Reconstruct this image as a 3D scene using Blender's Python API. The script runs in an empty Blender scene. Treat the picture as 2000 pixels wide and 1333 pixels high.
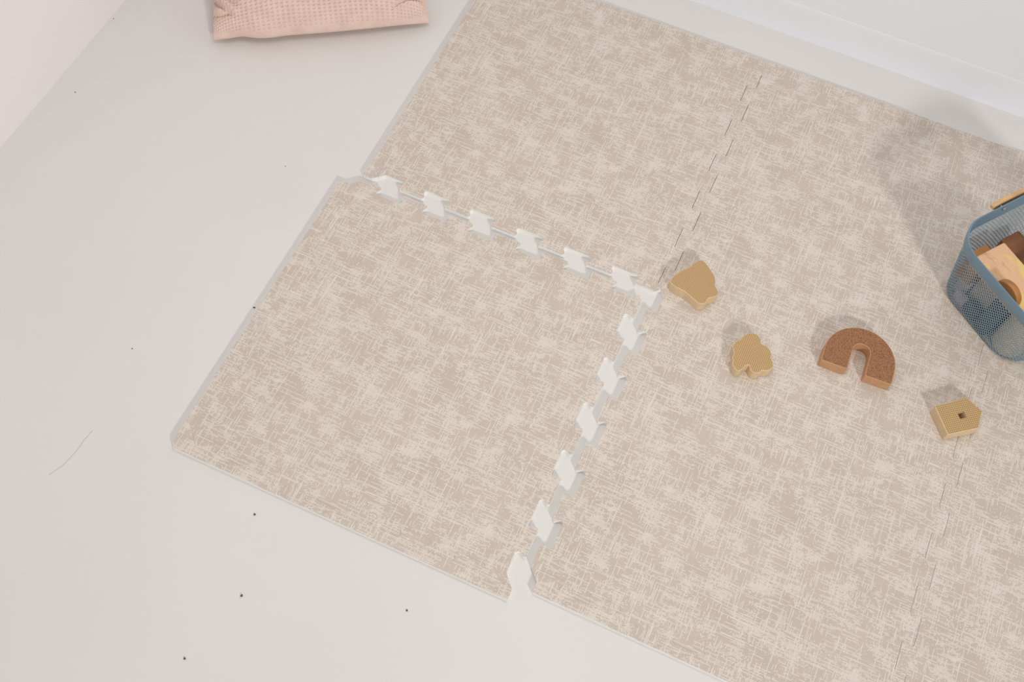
import bpy, bmesh, math, random
from mathutils import Vector, Matrix, Euler
random.seed(7)
SC = bpy.context.scene
COL = SC.collection
T = 0.012            # foam mat thickness; floor is z = 0, mat top is z = T
S = 0.6              # tile module
AMP = 0.0097         # half depth of the interlocking teeth
BW = 0.030           # border strip width beyond the tile's nominal edge

# ------------------------------------------------------------------ helpers
def tag(o, label=None, cat=None, group=None, kind=None):
    if label: o['label'] = label
    if cat: o['category'] = cat
    if group: o['group'] = group
    if kind: o['kind'] = kind
    return o

def empty(name, loc=(0, 0, 0), rz=0.0):
    o = bpy.data.objects.new(name, None)
    COL.objects.link(o)
    o.location = loc
    o.rotation_euler = (0, 0, rz)
    o.empty_display_size = 0.02
    return o

def link_mesh(name, me, parent=None, loc=(0, 0, 0), rot=(0, 0, 0)):
    o = bpy.data.objects.new(name, me)
    COL.objects.link(o)
    o.location = loc
    o.rotation_euler = rot
    if parent: o.parent = parent
    return o

def from_bm(name, bm, mats, parent=None, loc=(0, 0, 0), rot=(0, 0, 0), smooth=False):
    bm.normal_update()
    me = bpy.data.meshes.new(name)
    bm.to_mesh(me); bm.free()
    for m in mats: me.materials.append(m)
    if smooth:
        for p in me.polygons: p.use_smooth = True
    return link_mesh(name, me, parent, loc, rot)

def fillet(pts, r, n=5, closed=True):
    """round the corners of a polygon; r is one radius or a list"""
    out = []
    N = len(pts)
    for i in range(N):
        ri = r[i] if isinstance(r, (list, tuple)) else r
        p = Vector(pts[i])
        if ri <= 0 or (not closed and i in (0, N - 1)):
            out.append(tuple(p)); continue
        a = Vector(pts[i - 1]) - p
        b = Vector(pts[(i + 1) % N]) - p
        la, lb = a.length, b.length
        a.normalize(); b.normalize()
        ang = a.angle(b)
        if ang > math.pi - 0.02:
            out.append(tuple(p)); continue
        t = min(ri / math.tan(ang / 2), la * 0.49, lb * 0.49)
        rr = t * math.tan(ang / 2)
        c = p + (a + b).normalized() * (rr / math.sin(ang / 2))
        p0 = p + a * t; p1 = p + b * t
        v0 = p0 - c; v1 = p1 - c
        a0 = math.atan2(v0.y, v0.x); a1 = math.atan2(v1.y, v1.x)
        d = (a1 - a0 + math.pi) % (2 * math.pi) - math.pi
        for k in range(n + 1):
            t_ = a0 + d * k / n
            out.append((c.x + rr * math.cos(t_), c.y + rr * math.sin(t_)))
    res = [out[0]]
    for q in out[1:]:
        if (Vector(q) - Vector(res[-1])).length > 2e-5: res.append(q)
    if closed and (Vector(res[0]) - Vector(res[-1])).length < 2e-5: res.pop()
    return res

def offset_poly(pts, d):
    """shrink a CCW polygon by d"""
    out = []
    N = len(pts)
    for i in range(N):
        a = Vector(pts[i]) - Vector(pts[i - 1]); b = Vector(pts[(i + 1) % N]) - Vector(pts[i])
        na = Vector((-a.y, a.x)).normalized(); nb = Vector((-b.y, b.x)).normalized()
        m = (na + nb)
        m = m / max(0.4, m.length_squared / 2)
        out.append((pts[i][0] + m.x * d, pts[i][1] + m.y * d))
    return out

def area2(pts):
    return sum(pts[i - 1][0] * pts[i][1] - pts[i][0] * pts[i - 1][1] for i in range(len(pts)))

def slab_bm(pts, z0, z1, bev=0.0, bev_bottom=0.0, mi_top=0, mi_side=1, holes=(), segs=2):
    """extruded polygon with softened rims; top gets material mi_top, the rest mi_side"""
    bm = bmesh.new()
    if area2(pts) < 0: pts = pts[::-1]
    rings = []
    def prof(p, hole=False):
        s = -1 if hole else 1
        rows = []
        if bev_bottom > 0:
            for k in range(segs + 1):
                a = math.pi / 2 * k / segs
                rows.append((z0 + bev_bottom * (1 - math.sin(a)), bev_bottom * (1 - math.cos(a))))
            rows.reverse()
            rows = [(z0 + bev_bottom * (1 - math.cos(math.pi / 2 * k / segs)), bev_bottom * (1 - math.sin(math.pi / 2 * k / segs))) for k in range(segs + 1)]
        else:
            rows.append((z0, 0.0))
        if bev > 0:
            rows += [(z1 - bev * (1 - math.sin(math.pi / 2 * k / segs)), bev * (1 - math.cos(math.pi / 2 * k / segs))) for k in range(segs + 1)]
        else:
            rows.append((z1, 0.0))
        vs = []
        for z, off in rows:
            q = offset_poly(p, off) if off > 0 else p
            vs.append([bm.verts.new((x, y, z)) for x, y in q])
        return vs
    R = prof(pts)
    n = len(pts)
    for r0, r1 in zip(R, R[1:]):
        for i in range(n):
            f = bm.faces.new((r0[i], r0[(i + 1) % n], r1[(i + 1) % n], r1[i])); f.material_index = mi_side
    if not holes:
        f = bm.faces.new(R[-1]); f.material_index = mi_top
        f = bm.faces.new(R[0][::-1]); f.material_index = mi_side
    else:
        HR = []
        for h in holes:
            if area2(h) > 0: h = h[::-1]
            Q = [[bm.verts.new((x, y, z)) for x, y in h] for z in (z0, z1)]
            m = len(h)
            for i in range(m):
                f = bm.faces.new((Q[0][i], Q[0][(i + 1) % m], Q[1][(i + 1) % m], Q[1][i])); f.material_index = mi_side
            HR.append(Q)
        for lvl, mi in ((1, mi_top), (0, mi_side)):
            loop = R[-1] if lvl else R[0]
            ed = []
            for L in [loop] + [Q[lvl] for Q in HR]:
                for i in range(len(L)):
                    e = bm.edges.get((L[i - 1], L[i])) or bm.edges.new((L[i - 1], L[i]))
                    ed.append(e)
            g = bmesh.ops.triangle_fill(bm, edges=ed, use_beauty=True, use_dissolve=False, normal=(0, 0, 1 if lvl else -1))
            for f in g['geom']:
                if isinstance(f, bmesh.types.BMFace): f.material_index = mi
    return bm

# ------------------------------------------------------------------ materials
def new_mat(name):
    m = bpy.data.materials.new(name); m.use_nodes = True
    nt = m.node_tree
    return m, nt, nt.nodes['Principled BSDF']

def N(nt, typ, **kw):
    n = nt.nodes.new(typ)
    for k, v in kw.items(): setattr(n, k, v)
    return n

def math_n(nt, op, a, b=None, c=None, clamp=False):
    n = N(nt, 'ShaderNodeMath', operation=op, use_clamp=clamp)
    for i, v in enumerate((a, b, c)):
        if v is None: continue
        if isinstance(v, (int, float)): n.inputs[i].default_value = v
        else: nt.links.new(v, n.inputs[i])
    return n.outputs[0]

def noise_n(nt, vec, scale, detail=1.0, rough=0.5, off=(0, 0, 0)):
    mp = N(nt, 'ShaderNodeMapping')
    mp.inputs['Scale'].default_value = scale
    mp.inputs['Location'].default_value = off
    nt.links.new(vec, mp.inputs['Vector'])
    n = N(nt, 'ShaderNodeTexNoise', noise_dimensions='3D')
    n.inputs['Scale'].default_value = 1.0
    n.inputs['Detail'].default_value = detail
    n.inputs['Roughness'].default_value = rough
    nt.links.new(mp.outputs[0], n.inputs['Vector'])
    return n.outputs['Fac']

def ramp01(nt, v, lo, hi):
    n = N(nt, 'ShaderNodeMapRange', interpolation_type='SMOOTHSTEP')
    nt.links.new(v, n.inputs['Value'])
    n.inputs['From Min'].default_value = lo; n.inputs['From Max'].default_value = hi
    return n.outputs['Result']

def mix_n(nt, fac, a, b):
    n = N(nt, 'ShaderNodeMix', data_type='RGBA')
    if isinstance(fac, (int, float)): n.inputs[0].default_value = fac
    else: nt.links.new(fac, n.inputs[0])
    for s, v in ((n.inputs[6], a), (n.inputs[7], b)):
        if isinstance(v, tuple): s.default_value = (*v, 1)
        else: nt.links.new(v, s)
    return n.outputs[2]

def simple(name, col, rough=0.6, var=0.04, scale=30, bump=0.0, bscale=400, metallic=0.0):
    m, nt, b = new_mat(name)
    tc = N(nt, 'ShaderNodeTexCoord')
    f = noise_n(nt, tc.outputs['Object'], (scale,) * 3, 3)
    lo = tuple(max(0, c * (1 - var)) for c in col); hi = tuple(min(1, c * (1 + var)) for c in col)
    nt.links.new(mix_n(nt, ramp01(nt, f, 0.3, 0.7), lo, hi), b.inputs['Base Color'])
    b.inputs['Roughness'].default_value = rough
    b.inputs['Metallic'].default_value = metallic
    if bump > 0:
        g = noise_n(nt, tc.outputs['Object'], (bscale,) * 3, 2)
        bp = N(nt, 'ShaderNodeBump'); bp.inputs['Strength'].default_value = bump; bp.inputs['Distance'].default_value = 0.001
        nt.links.new(g, bp.inputs['Height']); nt.links.new(bp.outputs[0], b.inputs['Normal'])
    return m

def mat_linen():
    """printed linen hatch: thin light threads in both directions, gathered in patches"""
    m, nt, b = new_mat('linen_print_foam')
    tc = N(nt, 'ShaderNodeTexCoord'); v = tc.outputs['Object']
    # a slight wobble so that the threads are not ruled
    w = N(nt, 'ShaderNodeTexNoise'); w.inputs['Scale'].default_value = 12; w.inputs['Detail'].default_value = 1
    nt.links.new(v, w.inputs['Vector'])
    sub = N(nt, 'ShaderNodeVectorMath', operation='SUBTRACT'); nt.links.new(w.outputs['Color'], sub.inputs[0]); sub.inputs[1].default_value = (.5, .5, .5)
    scl = N(nt, 'ShaderNodeVectorMath', operation='SCALE'); nt.links.new(sub.outputs[0], scl.inputs[0]); scl.inputs['Scale'].default_value = 0.0025
    add = N(nt, 'ShaderNodeVectorMath', operation='ADD'); nt.links.new(v, add.inputs[0]); nt.links.new(scl.outputs[0], add.inputs[1])
    v = add.outputs[0]
    patch = noise_n(nt, v, (24, 24, 1), 3, 0.6)
    patch2 = noise_n(nt, v, (30, 20, 1), 3, 0.6, (3.1, 7.7, 0))
    sep = N(nt, 'ShaderNodeSeparateXYZ'); nt.links.new(v, sep.inputs[0])
    X, Y = sep.outputs[0], sep.outputs[1]
    def rowed(along, across, fa, pitch, duty, detail, seed):
        """noise that runs along one axis and is independent for every printed row; also the row's ink line"""
        q = math_n(nt, 'DIVIDE', across, pitch)
        row = math_n(nt, 'FLOOR', q)
        cb = N(nt, 'ShaderNodeCombineXYZ')
        nt.links.new(math_n(nt, 'MULTIPLY', along, fa), cb.inputs[0])
        nt.links.new(math_n(nt, 'MULTIPLY_ADD', row, 7.319, seed), cb.inputs[1])
        n = N(nt, 'ShaderNodeTexNoise', noise_dimensions='2D')
        n.inputs['Scale'].default_value = 1.0; n.inputs['Detail'].default_value = detail; n.inputs['Roughness'].default_value = 0.6
        nt.links.new(cb.outputs[0], n.inputs['Vector'])
        fr = math_n(nt, 'ABSOLUTE', math_n(nt, 'SUBTRACT', math_n(nt, 'FRACT', q), 0.5))
        return n.outputs['Fac'], ramp01(nt, fr, duty / 2 + 0.06, duty / 2 - 0.06)
    stx, lx = rowed(X, Y, 22, 0.0022, 0.58, 2, 3.3)
    sty, ly = rowed(Y, X, 25, 0.0023, 0.55, 2, 41.7)
    spk, ls = rowed(X, Y, 300, 0.0022, 0.95, 1, 77.1)
    thx, l1 = rowed(X, Y, 7, 0.0015, 0.7, 1, 12.9)
    thy, l2 = rowed(Y, X, 7, 0.0015, 0.7, 1, 63.4)
    def hatch(st, ln, pt, k, lo, hi):
        a = math_n(nt, 'MULTIPLY_ADD', math_n(nt, 'SUBTRACT', pt, 0.5), k, st)
        return math_n(nt, 'MULTIPLY', ramp01(nt, a, lo, hi), ln)
    hx = hatch(stx, lx, patch, 0.72, 0.55, 0.60)
    hy = hatch(sty, ly, patch2, 0.72, 0.595, 0.64)
    hs = hatch(spk, ls, patch, 0.95, 0.605, 0.66)
    tx = math_n(nt, 'MULTIPLY', ramp01(nt, thx, 0.675, 0.705), l1)
    ty = math_n(nt, 'MULTIPLY', ramp01(nt, thy, 0.675, 0.705), l2)
    mx = math_n(nt, 'MAXIMUM', math_n(nt, 'MAXIMUM', hx, hy), math_n(nt, 'MULTIPLY', hs, 0.8))
    mx = math_n(nt, 'MAXIMUM', mx, math_n(nt, 'MAXIMUM', tx, ty))
    tone = noise_n(nt, v, (9, 9, 1), 2, 0.5, (1, 6, 0))
    base = mix_n(nt, ramp01(nt, tone, 0.3, 0.7), LINEN_A, LINEN_B)
    nt.links.new(mix_n(nt, math_n(nt, 'MULTIPLY', mx, 0.74), base, LINEN_L), b.inputs['Base Color'])
    b.inputs['Roughness'].default_value = 0.62
    g = noise_n(nt, v, (900, 900, 900), 1)
    bp = N(nt, 'ShaderNodeBump'); bp.inputs['Strength'].default_value = 0.15; bp.inputs['Distance'].default_value = 0.0006
    nt.links.new(g, bp.inputs['Height']); nt.links.new(bp.outputs[0], b.inputs['Normal'])
    return m

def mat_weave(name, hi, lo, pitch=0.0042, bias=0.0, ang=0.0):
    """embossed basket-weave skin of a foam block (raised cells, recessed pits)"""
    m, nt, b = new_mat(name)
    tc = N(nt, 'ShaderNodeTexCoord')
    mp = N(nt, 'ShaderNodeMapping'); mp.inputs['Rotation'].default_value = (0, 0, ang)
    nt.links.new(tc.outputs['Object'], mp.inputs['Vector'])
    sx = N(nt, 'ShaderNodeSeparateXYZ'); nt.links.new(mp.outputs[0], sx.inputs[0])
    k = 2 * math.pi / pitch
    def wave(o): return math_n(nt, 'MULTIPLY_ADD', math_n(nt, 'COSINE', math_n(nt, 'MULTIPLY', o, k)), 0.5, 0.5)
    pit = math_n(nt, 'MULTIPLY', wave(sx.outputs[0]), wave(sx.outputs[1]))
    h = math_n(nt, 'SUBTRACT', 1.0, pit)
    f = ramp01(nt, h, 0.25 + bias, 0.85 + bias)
    nt.links.new(mix_n(nt, f, lo, hi), b.inputs['Base Color'])  # shade in the embossed pits is painted in as the darker colour
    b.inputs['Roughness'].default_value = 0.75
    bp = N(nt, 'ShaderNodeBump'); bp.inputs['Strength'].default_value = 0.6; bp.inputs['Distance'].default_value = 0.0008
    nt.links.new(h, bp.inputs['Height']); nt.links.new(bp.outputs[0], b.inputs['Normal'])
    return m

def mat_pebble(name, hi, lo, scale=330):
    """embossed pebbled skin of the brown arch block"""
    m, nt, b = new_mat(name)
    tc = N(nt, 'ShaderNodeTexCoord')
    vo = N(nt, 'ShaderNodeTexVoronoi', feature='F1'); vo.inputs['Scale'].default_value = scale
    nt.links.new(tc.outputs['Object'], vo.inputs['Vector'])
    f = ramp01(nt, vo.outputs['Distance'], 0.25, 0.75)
    nt.links.new(mix_n(nt, f, hi, lo), b.inputs['Base Color'])  # shade between the pebbles is painted into the colour
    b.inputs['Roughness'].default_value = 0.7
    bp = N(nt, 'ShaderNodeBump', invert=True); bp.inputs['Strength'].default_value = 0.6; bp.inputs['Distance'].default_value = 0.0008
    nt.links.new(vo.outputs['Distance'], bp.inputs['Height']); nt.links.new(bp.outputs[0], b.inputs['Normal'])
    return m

def mat_marble(name, cols, sc=(18, 40, 18)):
    m, nt, b = new_mat(name)
    tc = N(nt, 'ShaderNodeTexCoord')
    f = noise_n(nt, tc.outputs['Object'], sc, 3, 0.55)
    cr = N(nt, 'ShaderNodeValToRGB'); e = cr.color_ramp.elements
    e[0].position = 0.30; e[0].color = (*cols[0], 1); e[1].position = 0.72; e[1].color = (*cols[-1], 1)
    for i, c in enumerate(cols[1:-1]):
        x = e.new(0.30 + 0.42 * (i + 1) / (len(cols) - 1)); x.color = (*c, 1)
    nt.links.new(f, cr.inputs[0]); nt.links.new(cr.outputs[0], b.inputs['Base Color'])
    b.inputs['Roughness'].default_value = 0.7
    return m

LINEN_A = (0.580, 0.492, 0.412)
LINEN_B = (0.617, 0.526, 0.450)
LINEN_L = (0.820, 0.760, 0.680)
M_LINEN = mat_linen()
M_FOAM = simple('white_foam', (0.92, 0.92, 0.90), 0.6, 0.02)
M_FLOOR = simple('painted_floor', (0.765, 0.734, 0.710), 0.55, 0.012, 2.5)
M_WALL = simple('white_wall_paint', (0.86, 0.815, 0.82), 0.7, 0.01, 3)
M_WALLB = simple('cool_white_wall_paint', (0.82, 0.835, 0.88), 0.6, 0.01, 3)
M_BASEB = simple('white_gloss_paint', (0.82, 0.835, 0.87), 0.5, 0.01, 6)
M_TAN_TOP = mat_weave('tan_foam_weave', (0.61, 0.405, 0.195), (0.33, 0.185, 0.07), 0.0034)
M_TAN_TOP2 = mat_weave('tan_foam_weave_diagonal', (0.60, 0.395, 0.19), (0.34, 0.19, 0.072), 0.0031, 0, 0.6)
M_TAN = simple('tan_foam', (0.72, 0.535, 0.335), 0.7, 0.04, 60)
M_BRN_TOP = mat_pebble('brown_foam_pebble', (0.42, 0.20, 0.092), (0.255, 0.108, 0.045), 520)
M_BRN = simple('brown_foam', (0.56, 0.305, 0.16), 0.7, 0.04, 60)
M_BLUE = simple('blue_powder_coat', (0.165, 0.265, 0.345), 0.4, 0.03, 40, 0.1, 900)
M_WIRE = simple('blue_wire', (0.26, 0.36, 0.42), 0.4, 0.03, 40)
M_WOOD = simple('beech_wood', (0.68, 0.405, 0.19), 0.5, 0.12, 35)
M_STEEL = simple('screw_steel', (0.6, 0.62, 0.6), 0.3, 0.02, 40, 0, 1, 1.0)
M_MARBLE = mat_marble('marbled_foam', [(0.55, 0.25, 0.10), (0.80, 0.50, 0.30), (0.78, 0.46, 0.27), (0.82, 0.61, 0.20), (0.84, 0.56, 0.36)], (16, 34, 12))
M_DBROWN = mat_marble('dark_brown_foam', [(0.10, 0.035, 0.012), (0.19, 0.075, 0.028), (0.26, 0.11, 0.04)], (30, 12, 12))
M_RUST = mat_marble('rust_foam', [(0.36, 0.14, 0.045), (0.50, 0.22, 0.07), (0.56, 0.29, 0.12)], (14, 14, 60))
M_MAUVE = simple('mauve_foam', (0.60, 0.455, 0.50), 0.7, 0.06, 40)
M_TAUPE = simple('taupe_foam', (0.54, 0.40, 0.31), 0.7, 0.08, 40)
M_BEIGE = simple('beige_foam', (0.70, 0.57, 0.44), 0.7, 0.06, 40)
M_NAVY = simple('navy_foam', (0.035, 0.06, 0.09), 0.7, 0.06, 40)
M_SLATE = simple('slate_foam', (0.07, 0.085, 0.10), 0.7, 0.06, 40)
M_CRUMB = simple('dark_crumb', (0.10, 0.085, 0.07), 0.8, 0.2, 900)
M_HAIR = simple('brown_hair', (0.58, 0.51, 0.45), 0.5, 0.1, 200)

def mat_pillow():
    m, nt, b = new_mat('pink_waffle_cotton')
    tc = N(nt, 'ShaderNodeTexCoord')
    f = noise_n(nt, tc.outputs['Object'], (40, 40, 40), 3)
    nt.links.new(mix_n(nt, ramp01(nt, f, 0.3, 0.7), (0.735, 0.535, 0.455), (0.79, 0.60, 0.52)), b.inputs['Base Color'])
    b.inputs['Roughness'].default_value = 0.9
    b.inputs['Sheen Weight'].default_value = 0.25
    b.inputs['Sheen Roughness'].default_value = 0.5
    g = noise_n(nt, tc.outputs['Object'], (700, 700, 700), 2)
    bp = N(nt, 'ShaderNodeBump'); bp.inputs['Strength'].default_value = 0.35; bp.inputs['Distance'].default_value = 0.0008
    nt.links.new(g, bp.inputs['Height']); nt.links.new(bp.outputs[0], b.inputs['Normal'])
    return m
M_PILLOW = mat_pillow()

# ------------------------------------------------------------------ setting
def box_bm(x0, x1, y0, y1, z0, z1, bev=0.0):
    return slab_bm([(x0, y0), (x1, y0), (x1, y1), (x0, y1)], z0, z1, bev, 0, 0, 0)

WX, WY = -1.314, 0.737
tag(from_bm('floor', box_bm(WX, 3.2, -3.2, WY, -0.05, 0.0), [M_FLOOR]), kind='structure')
tag(from_bm('wall_left', box_bm(WX - 0.12, WX, -3.2, WY + 0.12, -0.05, 2.6), [M_WALL]), kind='structure')
tag(from_bm('wall_back', box_bm(WX, 3.2, WY, WY + 0.12, -0.05, 2.6), [M_WALLB]), kind='structure')
# low skirting board with a rounded top
def baseboard():
    bm = bmesh.new()
    prof = [(WY - 0.0005, 0.0), (WY - 0.0016, 0.0), (WY - 0.0016, 0.080)]
    prof += [(WY - 0.0016 + 0.0014 * (1 - math.cos(a)), 0.080 + 0.010 * math.sin(a)) for a in [math.pi / 2 * k / 6 for k in range(1, 7)]]
    rows = [[bm.verts.new((x, y, z)) for y, z in prof] for x in (WX + 0.0005, 3.2)]
    n = len(prof)
    for i in range(n):
        bm.faces.new((rows[0][i], rows[1][i], rows[1][(i + 1) % n], rows[0][(i + 1) % n]))
    bm.faces.new(rows[0]); bm.faces.new(rows[1][::-1])
    bmesh.ops.recalc_face_normals(bm, faces=bm.faces)
    return from_bm('baseboard_back', bm, [M_BASEB])
tag(baseboard(), kind='structure')

# ------------------------------------------------------------------ interlocking foam tiles
def edge_profile():
    """one side of a tile from corner (0,0) to corner (S,0); second value is the outward distance"""
    p = [(0.0, 0.0), (0.0105, -AMP)]; r = [0, 0.004]
    for k in range(6):
        c = 0.05 + 0.1 * k
        p += [(c + 0.006, -AMP), (c - 0.006, AMP)]; r += [0.0045, 0.0045]
        if k < 5:
            c = 0.1 + 0.1 * k
            p += [(c + 0.006, AMP), (c - 0.006, -AMP)]; r += [0.0045, 0.0045]
    p += [(S - 0.0105, AMP), (S, 0.0)]; r += [0.004, 0]
    return fillet(p, r, 4, closed=False)
EDGE = edge_profile()

def side_map(side):
    """(s, d) along a tile side -> local xy, tile spans 0..S; sides run counter-clockwise"""
    return {'bottom': lambda s, d: (s, -d), 'right': lambda s, d: (S + d, s),
            'top': lambda s, d: (S - s, S + d), 'left': lambda s, d: (-d, S - s)}[side]

def tile_poly():
    out = []
    for sd in ('bottom', 'right', 'top', 'left'):
        f = side_map(sd)
        for s, d in EDGE[:-1]:
            if sd == 'right' and abs(d) > AMP - 1e-6: d -= 0.0007     # a hairline of play at the flat runs of the seam
            out.append(f(s, d))
    return out
TILE = offset_poly(tile_poly(), 0.00012)

def tile_mesh():
    bm = slab_bm(TILE, 0.0, T)
    bm.normal_update()
    me = bpy.data.meshes.new('foam_tile'); bm.to_mesh(me); bm.free()
    me.materials.append(M_LINEN); me.materials.append(M_FOAM)
    return me
TILE_ME = tile_mesh()

def strip_poly(start='plain', end='plain'):
    """border strip in (s, d): inner side follows the tile teeth"""
    a = AMP
    if end == 'corner':
        tail = [(S + BW - 0.009, BW), (S + BW, BW - 0.007), (S + BW, -a), (S + 0.0105, -a)]
    else:
        tail = [(S + a, BW), (S + a, 0.0105)]
    head = [(a, 0.0105), (a, BW)]
    pts = head + tail + [(s, d) for s, d in EDGE[::-1]]
    return pts
def strip_bm(side, end='plain'):
    f = side_map(side)
    pts = [f(s, d) for s, d in strip_poly(end=end)]
    if area2(pts) < 0: pts = pts[::-1]
    pts = offset_poly(pts, 0.00012)
    return slab_bm(pts, 0.0, T)

TG = 'interlocking foam floor tiles'
BG = 'foam border strips of the play mat'
DET_ROT = 0.003
DET = (-0.0339, -0.0287)
def det_xy(x, y):
    c, s = math.cos(DET_ROT), math.sin(DET_ROT)
    return (DET[0] + c * x - s * y, DET[1] + s * x + c * y)

SG = 0.0
tiles = {
    'ul': ((-S, 0.0), 0, 'beige linen-print foam tile at the back left, behind the open jagged gap'),
    'um': ((SG, 0.0), 0, 'beige linen-print foam tile along the back wall, between two jagged seams, behind the clover block'),
    'ur': ((S + 2 * SG, 0.0), 0, 'beige linen-print foam tile mostly hidden under the blue mesh basket'),
    'lm': ((SG, -S), 0, 'beige linen-print foam tile in front of the clover block, right of the loose tile'),
    'lr': ((S + 2 * SG, -S), 0, 'beige linen-print foam tile in the lower right corner of the photo'),
    'det': (det_xy(-S, -S), DET_ROT, 'loose beige foam tile pulled away from the mat, jagged white gaps on two sides'),
}
for k, (xy, rz, lab) in tiles.items():
    o = link_mesh('foam_mat_tile', TILE_ME, None, (xy[0], xy[1], 0.0), (0, 0, rz))
    tag(o, lab, 'play mat tile', TG)

def strip(side, xy, rz, lab, end='plain'):
    o = from_bm('mat_border_strip', strip_bm(side, end), [M_LINEN, M_FOAM], None, (xy[0], xy[1], 0.0), (0, 0, rz))
    tag(o, lab, 'mat edge strip', BG)
strip('left', tiles['det'][0], DET_ROT, 'foam edge strip along the left side of the loose tile, with the rounded corner piece', 'corner')
strip('bottom', tiles['det'][0], DET_ROT, 'foam edge strip with white side along the front of the loose tile')
strip('bottom', tiles['lm'][0], 0, 'foam edge strip along the front of the fixed mat, right of the white gap')
strip('left', tiles['ul'][0], 0, 'foam edge strip on the left side of the back left tile, below the pink pillow')
strip('top', tiles['ul'][0], 0, 'foam edge strip on the wall side of the back left tile', 'corner')
strip('top', tiles['um'][0], 0, 'foam edge strip along the back wall, beside the basket shadow')
strip('top', tiles['ur'][0], 0, 'foam edge strip on the wall side at the far right, behind the basket')

# ------------------------------------------------------------------ foam toy blocks on the mat
BH = 0.025
def mm(pts): return [(x / 1000, y / 1000) for x, y in pts]
def smooth_closed(pts, n=4):
    """Catmull-Rom through a closed outline"""
    out = []
    N_ = len(pts)
    for i in range(N_):
        p0, p1, p2, p3 = (Vector(pts[(i + k) % N_]) for k in (-1, 0, 1, 2))
        for k in range(n):
            t = k / n
            q = 0.5 * ((2 * p1) + (-p0 + p2) * t + (2 * p0 - 5 * p1 + 4 * p2 - p3) * t * t + (-p0 + 3 * p1 - 3 * p2 + p3) * t ** 3)
            out.append((q.x, q.y))
    return out

def block(name, pts, mats, label, cat, z=T, h=BH, holes=(), lift=0.0, bev=0.0012):
    cx = sum(p[0] for p in pts) / len(pts); cy = sum(p[1] for p in pts) / len(pts)
    loc = [(x - cx, y - cy) for x, y in pts]
    hl = [[(x - cx, y - cy) for x, y in h_] for h_ in holes]
    bm = slab_bm(loc, 0.0, h, bev, bev, 0, 1, hl)
    o = from_bm(name, bm, mats, None, (cx, cy, z + lift))
    return tag(o, label, cat)

stub = mm([(12, 6), (10, 12), (12, 22), (21, 40), (31, 53), (38, 67), (44, 77), (51, 79), (57, 77), (68, 69), (80, 59), (86, 52), (89, 44), (90, 37), (97, 31), (102, 24), (101, 18), (95, 11), (89, 6), (87, 1), (87, -6), (82, -11), (76, -13), (70, -11), (58, -6), (43, 0), (24, 2)])
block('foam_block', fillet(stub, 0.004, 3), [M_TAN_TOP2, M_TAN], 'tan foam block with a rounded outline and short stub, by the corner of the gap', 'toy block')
clover = mm([(172, -98), (168, -91), (169, -84), (164, -76), (162, -67), (164, -58), (170, -52), (171, -45), (177, -35), (187, -29), (197, -29), (205, -35), (208, -43), (217, -43), (226, -48), (232, -56), (233, -63), (239, -70), (242, -78), (240, -86), (233, -92), (226, -94), (223, -101), (214, -105), (206, -101), (202, -95), (197, -97), (193, -107), (187, -114), (179, -111), (173, -105)])
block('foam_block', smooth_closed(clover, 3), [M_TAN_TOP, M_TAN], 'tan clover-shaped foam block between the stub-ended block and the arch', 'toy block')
house = mm([(530, -29), (565, -74), (612, -38), (611, -2), (578, 13)])
ang = math.radians(38); hc = (0.579, -0.0255); hr = 0.0062
hole = [(hc[0] + hr * 1.41 * math.cos(ang + math.pi / 4 + k * math.pi / 2), hc[1] + hr * 1.41 * math.sin(ang + math.pi / 4 + k * math.pi / 2)) for k in range(4)]
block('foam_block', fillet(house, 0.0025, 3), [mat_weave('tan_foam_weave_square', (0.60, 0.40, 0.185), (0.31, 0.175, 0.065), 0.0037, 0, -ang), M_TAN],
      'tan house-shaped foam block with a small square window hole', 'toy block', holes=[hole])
# arch
arch = [(-0.0655, 0.0)]
R0, yc = 0.0655, 0.0285
arch = [(-R0 * math.cos(math.pi * k / 30), 0) for k in range(0)]
pts = [(-0.0655, 0.0)] + [(-R0 * math.cos(math.pi * k / 32), yc + R0 * math.sin(math.pi * k / 32)) for k in range(33)] + [(0.0655, 0.0), (0.0163, 0.0)]
pts += [(0.0163 * math.cos(math.pi * k / 14), 0.0445 + 0.0163 * math.sin(math.pi * k / 14)) for k in range(15)] + [(-0.0163, 0.0)]
pts = fillet(pts, [0.003] + [0] * 33 + [0.003, 0.0025] + [0] * 15 + [0.0025], 3)
ra = math.radians(2.6)
pts = [(0.3826 + x * math.cos(ra) - y * math.sin(ra), -0.0245 + x * math.sin(ra) + y * math.cos(ra)) for x, y in pts]
block('foam_block', pts, [M_BRN_TOP, M_BRN], 'brown horseshoe arch foam block with pebbled top between clover and house', 'toy block')

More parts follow.
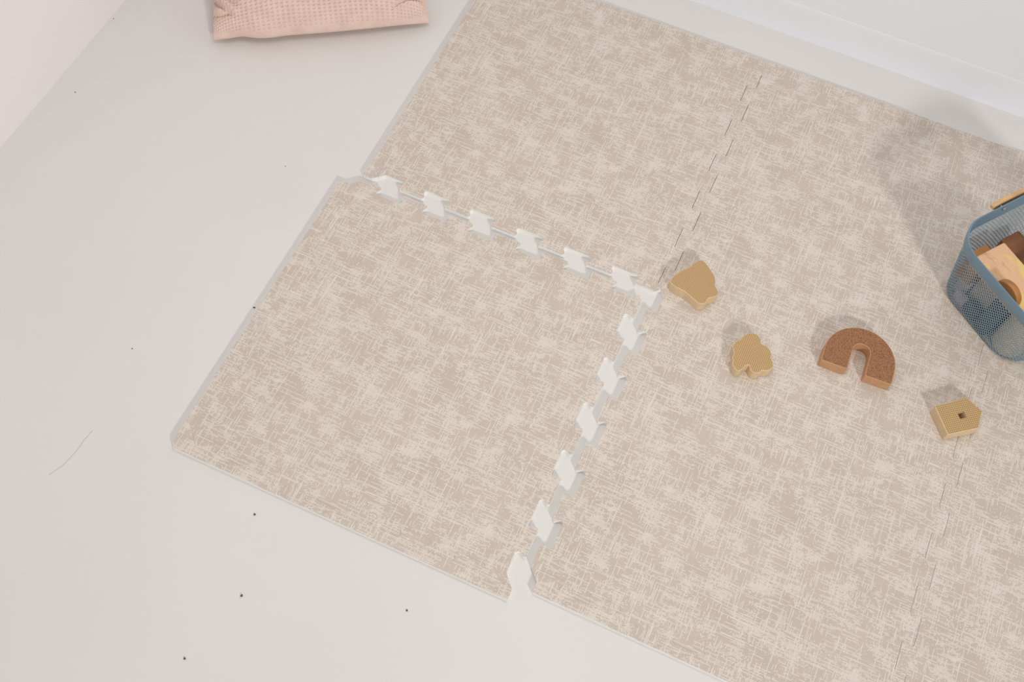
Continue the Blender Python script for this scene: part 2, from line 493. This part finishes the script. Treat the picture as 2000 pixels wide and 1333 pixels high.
# ------------------------------------------------------------------ blue mesh basket with wooden handle
BAX = math.atan2(-0.602, 0.799)
basket = empty('mesh_basket', (0, 0, T), BAX)       # local axes: x = u, y = v of the basket
tag(basket, 'blue metal mesh basket with folded wooden handle, full of foam blocks', 'basket')
BCX, BCY = 0.340, 0.574
HZ = 0.180
def rrect(hx, hy, r, n, cx=BCX, cy=BCY):
    """n points at equal arc length round a rounded rectangle"""
    segs = []
    per = 4 * (hx - r) + 4 * (hy - r) + 2 * math.pi * r
    out = []
    L = [2 * (hx - r), math.pi * r / 2, 2 * (hy - r), math.pi * r / 2] * 2
    for i in range(n):
        t = per * i / n; k = 0
        while t > L[k]: t -= L[k]; k += 1
        if k % 2 == 0:
            side = k // 2
            c = [(-(hx - r) + t, -hy), (hx, -(hy - r) + t), ((hx - r) - t, hy), (-hx, (hy - r) - t)][side]
        else:
            q = k // 2
            a = -math.pi / 2 + q * math.pi / 2 + t / r
            cc = [(hx - r, -(hy - r)), (hx - r, hy - r), (-(hx - r), hy - r), (-(hx - r), -(hy - r))][q]
            c = (cc[0] + r * math.cos(a), cc[1] + r * math.sin(a))
        out.append((cx + c[0], cy + c[1]))
    return out
B_BASE, B_RIM = (0.104, 0.098, 0.050), (0.126, 0.126, 0.062)
def wall_ring(z, n, grow=0.0):
    t = z / HZ
    f = [a + (b - a) * t for a, b in zip(B_BASE, B_RIM)]
    inset = 0.0
    if z < 0.012: inset = 0.012 - math.sqrt(max(0, 0.012 ** 2 - (0.012 - z) ** 2))
    return rrect(f[0] - inset + grow, f[1] - inset + grow, max(0.02, f[2] - inset), n)

def sweep(bm, pts, r, closed=False, sides=4, mi=0):
    """thin tube through 3-D points"""
    P = [Vector(p) for p in pts]; n = len(P)
    rings = []
    for i in range(n):
        if closed: d = P[(i + 1) % n] - P[i - 1]
        else: d = P[min(i + 1, n - 1)] - P[max(i - 1, 0)]
        d.normalize()
        up = Vector((0, 0, 1)) if abs(d.z) < 0.9 else Vector((1, 0, 0))
        a = d.cross(up).normalized(); b = a.cross(d)
        rings.append([bm.verts.new(P[i] + (a * math.cos(2 * math.pi * k / sides) + b * math.sin(2 * math.pi * k / sides)) * r) for k in range(sides)])
    for i in range(n if closed else n - 1):
        A, B = rings[i], rings[(i + 1) % n]
        for k in range(sides):
            f = bm.faces.new((A[k], A[(k + 1) % sides], B[(k + 1) % sides], B[k])); f.material_index = mi
    if not closed:
        bm.faces.new(rings[0][::-1]); bm.faces.new(rings[-1])

bm = bmesh.new()
NW, FINE = 106, 20           # wires per direction; perimeter samples per wire pitch
zs = [0.0012, 0.004, 0.010, 0.018, 0.034, 0.050, 0.066, 0.082, 0.098, 0.114, 0.130, 0.146, 0.153]
rings = [wall_ring(z, NW * FINE) for z in zs]
PER = 0.80
for sgn in (-1, 1):
    for i in range(NW):
        path = []
        for k, z in enumerate(zs):
            sh = sgn * (z / 1.2) / PER * NW * FINE
            q = rings[k][int(round(i * FINE + sh)) % (NW * FINE)]
            path.append((q[0], q[1], z))
        sweep(bm, path, 0.00062, sides=5)
from_bm('mesh_side', bm, [M_WIRE], basket)
# mesh bottom
bm = bmesh.new()
hx, hy, r = B_BASE[0] - 0.011, B_BASE[1] - 0.011, 0.039
def half_len(t, h, ho):
    d = abs(t) - (h - r)
    return ho if d <= 0 else ho - r + math.sqrt(max(0, r * r - d * d))
k = -hx + 0.002
while k < hx:
    l = half_len(k, hx, hy)
    sweep(bm, [(BCX + k, BCY - l, 0.0012), (BCX + k, BCY + l, 0.0012)], 0.0006); k += 0.0056
k = -hy + 0.002
while k < hy:
    l = half_len(k, hy, hx)
    sweep(bm, [(BCX - l, BCY + k, 0.0012), (BCX + l, BCY + k, 0.0012)], 0.0006); k += 0.0056
from_bm('mesh_bottom', bm, [M_WIRE], basket)
# rim band
bm = bmesh.new()
prof = [(0.0000, 0.1495), (0.0014, 0.1490), (0.0018, 0.1502), (0.0018, 0.1787), (0.0012, 0.1798), (0.0002, 0.180), (-0.0006, 0.1795), (-0.0006, 0.1502)]
NR = 160
rr = []
for g, z in prof:
    rr.append([bm.verts.new((x, y, z)) for x, y in wall_ring(z, NR, g)])
for a in range(len(prof)):
    A, B = rr[a], rr[(a + 1) % len(prof)]
    for i in range(NR):
        bm.faces.new((A[i], A[(i + 1) % NR], B[(i + 1) % NR], B[i]))
bmesh.ops.recalc_face_normals(bm, faces=bm.faces)
from_bm('rim_band', bm, [M_BLUE], basket, smooth=True).data.set_sharp_from_angle(angle=math.radians(35))
# bent wooden handle folded against the far side
def handle_path():
    x0, x1 = BCX - 0.126 - 0.0105, BCX + 0.126 + 0.0105
    ys, ye = 0.549, BCY + 0.126 + 0.012
    p = [(x0, ys), (x0, ye), (x1, ye), (x1, ys)]
    return fillet(p, [0, 0.066, 0.066, 0], 12, closed=False)
hp = handle_path()
dense = []
for a, b in zip(hp, hp[1:]):
    n = max(1, int((Vector(b) - Vector(a)).length / 0.012))
    dense += [(a[0] + (b[0] - a[0]) * k / n, a[1] + (b[1] - a[1]) * k / n) for k in range(n)]
dense.append(hp[-1])
bm = bmesh.new()
rows = []
acc = [0]
for a, b in zip(dense, dense[1:]): acc.append(acc[-1] + (Vector(b) - Vector(a)).length)
Ltot = acc[-1]
for i, p in enumerate(dense):
    a = Vector(dense[max(i - 1, 0)]); b = Vector(dense[min(i + 1, len(dense) - 1)])
    d = (b - a).normalized(); nrm = Vector((-d.y, d.x))
    e = min(acc[i], Ltot - acc[i])
    hh = 0.0105 if e > 0.011 else max(0.003, math.sqrt(max(0, 0.0105 ** 2 - (0.011 - e) ** 2 * 0.9)))
    sec = []
    for u, w in ((-1, -.8), (-.75, -1), (.75, -1), (1, -.8), (1, .8), (.75, 1), (-.75, 1), (-1, .8)):
        sec.append(bm.verts.new((p[0] + nrm.x * u * 0.0042, p[1] + nrm.y * u * 0.0042, 0.1705 + w * hh)))
    rows.append(sec)
for A, B in zip(rows, rows[1:]):
    for k in range(8): bm.faces.new((A[k], A[(k + 1) % 8], B[(k + 1) % 8], B[k]))
bm.faces.new(rows[0][::-1]); bm.faces.new(rows[-1])
bmesh.ops.recalc_face_normals(bm, faces=bm.faces)
handle = from_bm('handle', bm, [M_WOOD], basket, smooth=False)
handle['label'] = 'bent wooden handle'
for sx in (-1, 1):
    bm = bmesh.new()
    rot = Matrix.Rotation(math.pi / 2, 4, 'Y')
    bmesh.ops.create_cone(bm, cap_ends=True, segments=14, radius1=0.0036, radius2=0.0026, depth=0.0022, matrix=Matrix.Translation((BCX + sx * 0.1222, 0.565, 0.172)) @ Matrix.Rotation(-sx * math.pi / 2, 4, 'Y'))
    bmesh.ops.create_cone(bm, cap_ends=True, segments=12, radius1=0.0018, radius2=0.0018, depth=0.016, matrix=Matrix.Translation((BCX + sx * 0.1292, 0.565, 0.172)) @ rot)
    from_bm('pivot_screw', bm, [M_STEEL], basket)['label'] = 'small steel pivot screw'

# blocks inside the basket (given in the basket's u, v axes)
def uv(u, v):
    c, s = math.cos(BAX), math.sin(BAX)
    return (c * u - s * v, s * u + c * v)
def in_basket(pts, z0, z1, mat, label, tilt=(0, 0, 0), bev=0.002, name='foam_block'):
    cx = sum(p[0] for p in pts) / len(pts); cy = sum(p[1] for p in pts) / len(pts)
    bm = slab_bm([(x - cx, y - cy) for x, y in pts], 0, z1 - z0, bev, bev, 0, 0)
    x, y = uv(cx, cy)
    o = from_bm(name, bm, [mat], None, (x, y, T + z0), (tilt[0], tilt[1], BAX + tilt[2]))
    return tag(o, label, 'toy block', 'foam blocks kept in the basket')
def rect(u0, u1, v0, v1, r=0.003): return fillet([(u0, v0), (u1, v0), (u1, v1), (u0, v1)], r, 3)
Z0 = 0.0022
in_basket(rect(0.257, 0.284, 0.497, 0.531), Z0, 0.058, M_MAUVE, 'mauve foam block low in the basket, seen through the mesh at its left corner')
in_basket(rect(0.272, 0.300, 0.4855, 0.4950), Z0, 0.028, M_MAUVE, 'small mauve foam block lying lowest at the front of the basket')
in_basket(rect(0.303, 0.333, 0.484, 0.500), Z0, 0.034, M_NAVY, 'low navy foam block behind the front mesh, beside the small mauve block')
in_basket(rect(0.3375, 0.3665, 0.482, 0.545), Z0, 0.118, M_NAVY, 'tall navy foam block behind the middle of the front mesh of the basket')
in_basket(rect(0.286, 0.334, 0.503, 0.540), Z0, 0.1225, M_TAUPE, 'taupe foam block standing in the basket, seen through the front mesh')
in_basket(rect(0.246, 0.283, 0.484, 0.528), 0.0595, 0.1225, M_RUST, 'rust-orange foam block wedged under the marbled slab in the basket')
bg = [(0.400 + 0.031 * math.cos(2 * math.pi * k / 28), 0.515 + 0.031 * math.sin(2 * math.pi * k / 28)) for k in range(28)]
in_basket(bg, Z0, 0.1225, M_BEIGE, 'beige round foam column seen through the mesh at the lower right of the basket')
in_basket(rect(0.266, 0.408, 0.467, 0.537), 0.124, 0.150, M_MARBLE, 'peach and ochre marbled foam slab on top of the pile in the basket')
in_basket(rect(0.250, 0.345, 0.560, 0.604), Z0, 0.120, M_DBROWN, 'dark brown foam block inside the basket behind the marbled slab')
# half-round block standing on the slab against the near rim
bm = slab_bm([(0.027 * math.cos(math.pi * k / 20), 0.027 * math.sin(math.pi * k / 20)) for k in range(21)], -0.006, 0.006, 0.0015, 0.0015, 0, 0)
x, y = uv(0.352, 0.4685)
o = from_bm('foam_block', bm, [M_RUST], None, (x, y, T + 0.1505), (math.pi / 2, 0, BAX))
tag(o, 'rust half-round foam block standing on the marbled slab by the near rim', 'toy block', 'foam blocks kept in the basket')

# ------------------------------------------------------------------ pink waffle pillow
def pillow():
    W = 0.229                                  # half size
    n, ny = 440, 300
    cell = 0.0108
    CREASE = [(-0.93, -0.48, 0.20, -0.36, 0.020, 0.017), (-1.0, -0.60, 0.24, -0.32, 0.018, 0.018), (-1.0, -0.80, 0.22, -0.06, 0.016, 0.012),
              (1.0, -0.86, -0.36, -0.09, 0.013, 0.012), (1.0, -0.72, -0.34, -0.14, 0.014, 0.010),
              (-0.7, 1.0, -0.1, -0.4, 0.02, 0.01), (0.75, 1.0, 0.1, -0.4, 0.02, 0.01)]
    bm = bmesh.new()
    def rise(u): return 0.092 * max(0.0, 1 - abs(u) ** 2.6) ** 0.42
    def drape(u):
        """extra cloth length where the cover turns down to the hem"""
        return math.copysign(max(0.0, rise(0.7) - rise(u)), u) if abs(u) > 0.7 else 0.0
    def shape(x, y, top):
        """x, y in -1..1"""
        f = max(0.0, (1 - abs(x) ** 2.6) * (1 - abs(y) ** 2.6))
        pinch = 1 - 0.03 * (1 - y * y) * abs(x) ** 2
        wave = 0.022 * math.exp(-((x + 0.52) / 0.16) ** 2) - 0.018 * math.exp(-((x + 0.74) / 0.09) ** 2) if y < 0 else 0.0
        pinch2 = 1 + (0.062 * (1 - x * x) + wave) * abs(y) ** 2
        a = x * W * pinch; b = y * W * pinch2
        corner = (abs(x) * abs(y)) ** 3
        zc = 0.034 - 0.016 * corner
        if top:
            z = zc + 0.092 * f ** 0.42
            # creases running in from the corners
            for (cx, cy, dx, dy, wd, dp) in CREASE:
                ux, uy = x - cx, y - cy
                t = (ux * dx + uy * dy) / (dx * dx + dy * dy)
                if -0.05 < t < 1:
                    bow = 0.03 * math.sin(math.pi * max(0, t))
                    q = (ux * -dy + uy * dx) / math.hypot(dx, dy) + bow
                    k = (1 - max(0, t)) ** 0.6 * min(1, f * 14 + 0.15)
                    z -= dp * math.exp(-(q / wd) ** 2) * k
                    z += dp * 0.6 * math.exp(-((q - wd * 2.0) / (wd * 1.5)) ** 2) * k
            ga, gb = (a + drape(x)) / cell, (b + drape(y)) / cell
            pit = (0.5 + 0.5 * math.cos(2 * math.pi * ga)) * (0.5 + 0.5 * math.cos(2 * math.pi * gb))
            z -= 0.0060 * pit ** 1.7 * min(1, f * 60)
            z += 0.003 * math.sin(9 * x + 2 * y) * math.sin(7 * y + 1.3) * min(1, f * 3)
        else:
            z = max(0.0004, zc - 0.050 * f ** 0.5)
        return (a, b, z)
    def dense_rim(t, p): return math.copysign(1 - (1 - abs(t)) ** p, t)
    xs = [dense_rim(-1 + 2 * i / n, 1.3) for i in range(n + 1)]
    ys = [dense_rim(-1 + 2 * j / ny, 1.8) for j in range(ny + 1)]
    top = [[bm.verts.new(shape(x, y, True)) for x in xs] for y in ys]
    bot = [[top[j][i] if i in (0, n) or j in (0, ny) else bm.verts.new(shape(xs[i], ys[j], False)) for i in range(n + 1)] for j in range(ny + 1)]
    for j in range(ny):
        for i in range(n):
            bm.faces.new((top[j][i], top[j][i + 1], top[j + 1][i + 1], top[j + 1][i]))
            bm.faces.new((bot[j][i], bot[j + 1][i], bot[j + 1][i + 1], bot[j][i + 1]))
    return bm
PROT = math.radians(32.3)
e1 = Vector((math.cos(PROT), math.sin(PROT))); e2 = Vector((-e1.y, e1.x))
pc = Vector((-0.877, 0.262)) + e2 * 0.246 + e1 * 0.008
o = from_bm('pillow', pillow(), [M_PILLOW], None, (pc.x, pc.y, 0), (0, 0, PROT), smooth=True)
tag(o, 'pink waffle-weave pillow lying on the white floor at the top edge', 'pillow')

# ------------------------------------------------------------------ specks on the floor
def crumb(x, y, r, label, st=1.0, rz=0.0):
    bm = bmesh.new()
    bmesh.ops.create_icosphere(bm, subdivisions=2, radius=r * 0.88)
    for v in bm.verts:
        v.co *= 1 + random.uniform(-0.25, 0.25)
        v.co.x *= st; v.co.z *= 0.6
    zmin = min(v.co.z for v in bm.verts)
    for v in bm.verts: v.co.z -= zmin
    tag(from_bm('crumb', bm, [M_CRUMB], None, (x, y, 0), (0, 0, rz)), label, 'crumb', 'dark crumbs on the floor')
crumb(-1.306, 0.128, 0.0012, 'dark crumb against the foot of the left wall')
crumb(-1.263, -0.075, 0.0012, 'dark crumb on the floor a little way out from the left wall')
crumb(-0.675, -0.357, 0.0015, 'short dark sliver on the floor at the left edge of the loose tile', 1.7, 0.3)
crumb(-0.420, -0.831, 0.0024, 'largest dark crumb on the floor in front of the loose tile')
crumb(-0.471, -0.703, 0.0020, 'dark crumb nearest the front edge of the loose tile')
crumb(-0.450, -0.955, 0.0021, 'dark crumb closest to the bottom edge of the photo')
crumb(-0.165, -0.740, 0.0018, 'dark crumb on the floor in front of the loose tile, rightmost of these')
crumb(-0.830, -0.525, 0.0012, 'faint crumb on the floor left of the loose tile')
crumb(-0.784, -0.051, 0.0011, 'faint crumb on the floor between pillow and loose tile')
bm = bmesh.new()
from_pts = [(-0.823, -0.790), (-0.812, -0.765), (-0.806, -0.735), (-0.806, -0.712), (-0.803, -0.690)]
sweep(bm, [(x, y, 0.0004) for x, y in from_pts], 0.00025, sides=5)
tag(from_bm('hair_strand', bm, [M_HAIR]), 'thin brown hair lying on the floor left of the loose tile corner', 'hair')

# ------------------------------------------------------------------ light
def area(name, loc, target, size, power, col=(1, 1, 1), size_y=None):
    d = bpy.data.lights.new(name, 'AREA'); d.energy = power; d.color = col
    d.shape = 'RECTANGLE' if size_y else 'DISK'; d.size = size
    if size_y: d.size_y = size_y
    o = bpy.data.objects.new(name, d); COL.objects.link(o)
    o.location = loc
    o.rotation_euler = (Vector(target) - Vector(loc)).to_track_quat('-Z', 'Y').to_euler()
    return o
key_dir = Vector((0.70, -0.71, 0.60)).normalized()
area('window_light', Vector((0.0, -0.2, 0)) + key_dir * 5.0, (0.0, -0.1, 0), 0.45, 103, (1.0, 0.985, 0.965))
area('overhead_fill', (-0.05, -0.25, 2.05), (-0.05, -0.25, 0), 0.9, 11.6, (1.0, 0.985, 0.955))  # added overhead lamp, gives soft fill and falloff
w = bpy.data.worlds.new('world'); SC.world = w; w.use_nodes = True
bg = w.node_tree.nodes['Background']
bg.inputs['Color'].default_value = (1.0, 0.985, 0.955, 1); bg.inputs['Strength'].default_value = 0.26

# ------------------------------------------------------------------ camera
cd = bpy.data.cameras.new('camera'); cam = bpy.data.objects.new('camera', cd); COL.objects.link(cam)
cd.sensor_width = 36.0; cd.sensor_fit = 'HORIZONTAL'
cd.lens = 36.0 * 2091.693 / 2000.0
cam.location = (0.097544, -1.068242, 1.749015 + T)
cam.rotation_euler = (0.474539, -0.0379634, 0.422738)
cd.clip_start = 0.05
SC.camera = cam

vs = SC.view_settings
SC.display_settings.display_device = 'sRGB'
vs.view_transform = 'Standard'; vs.look = 'None'; vs.gamma = 1.0; vs.exposure = 0.0; vs.use_curve_mapping = False
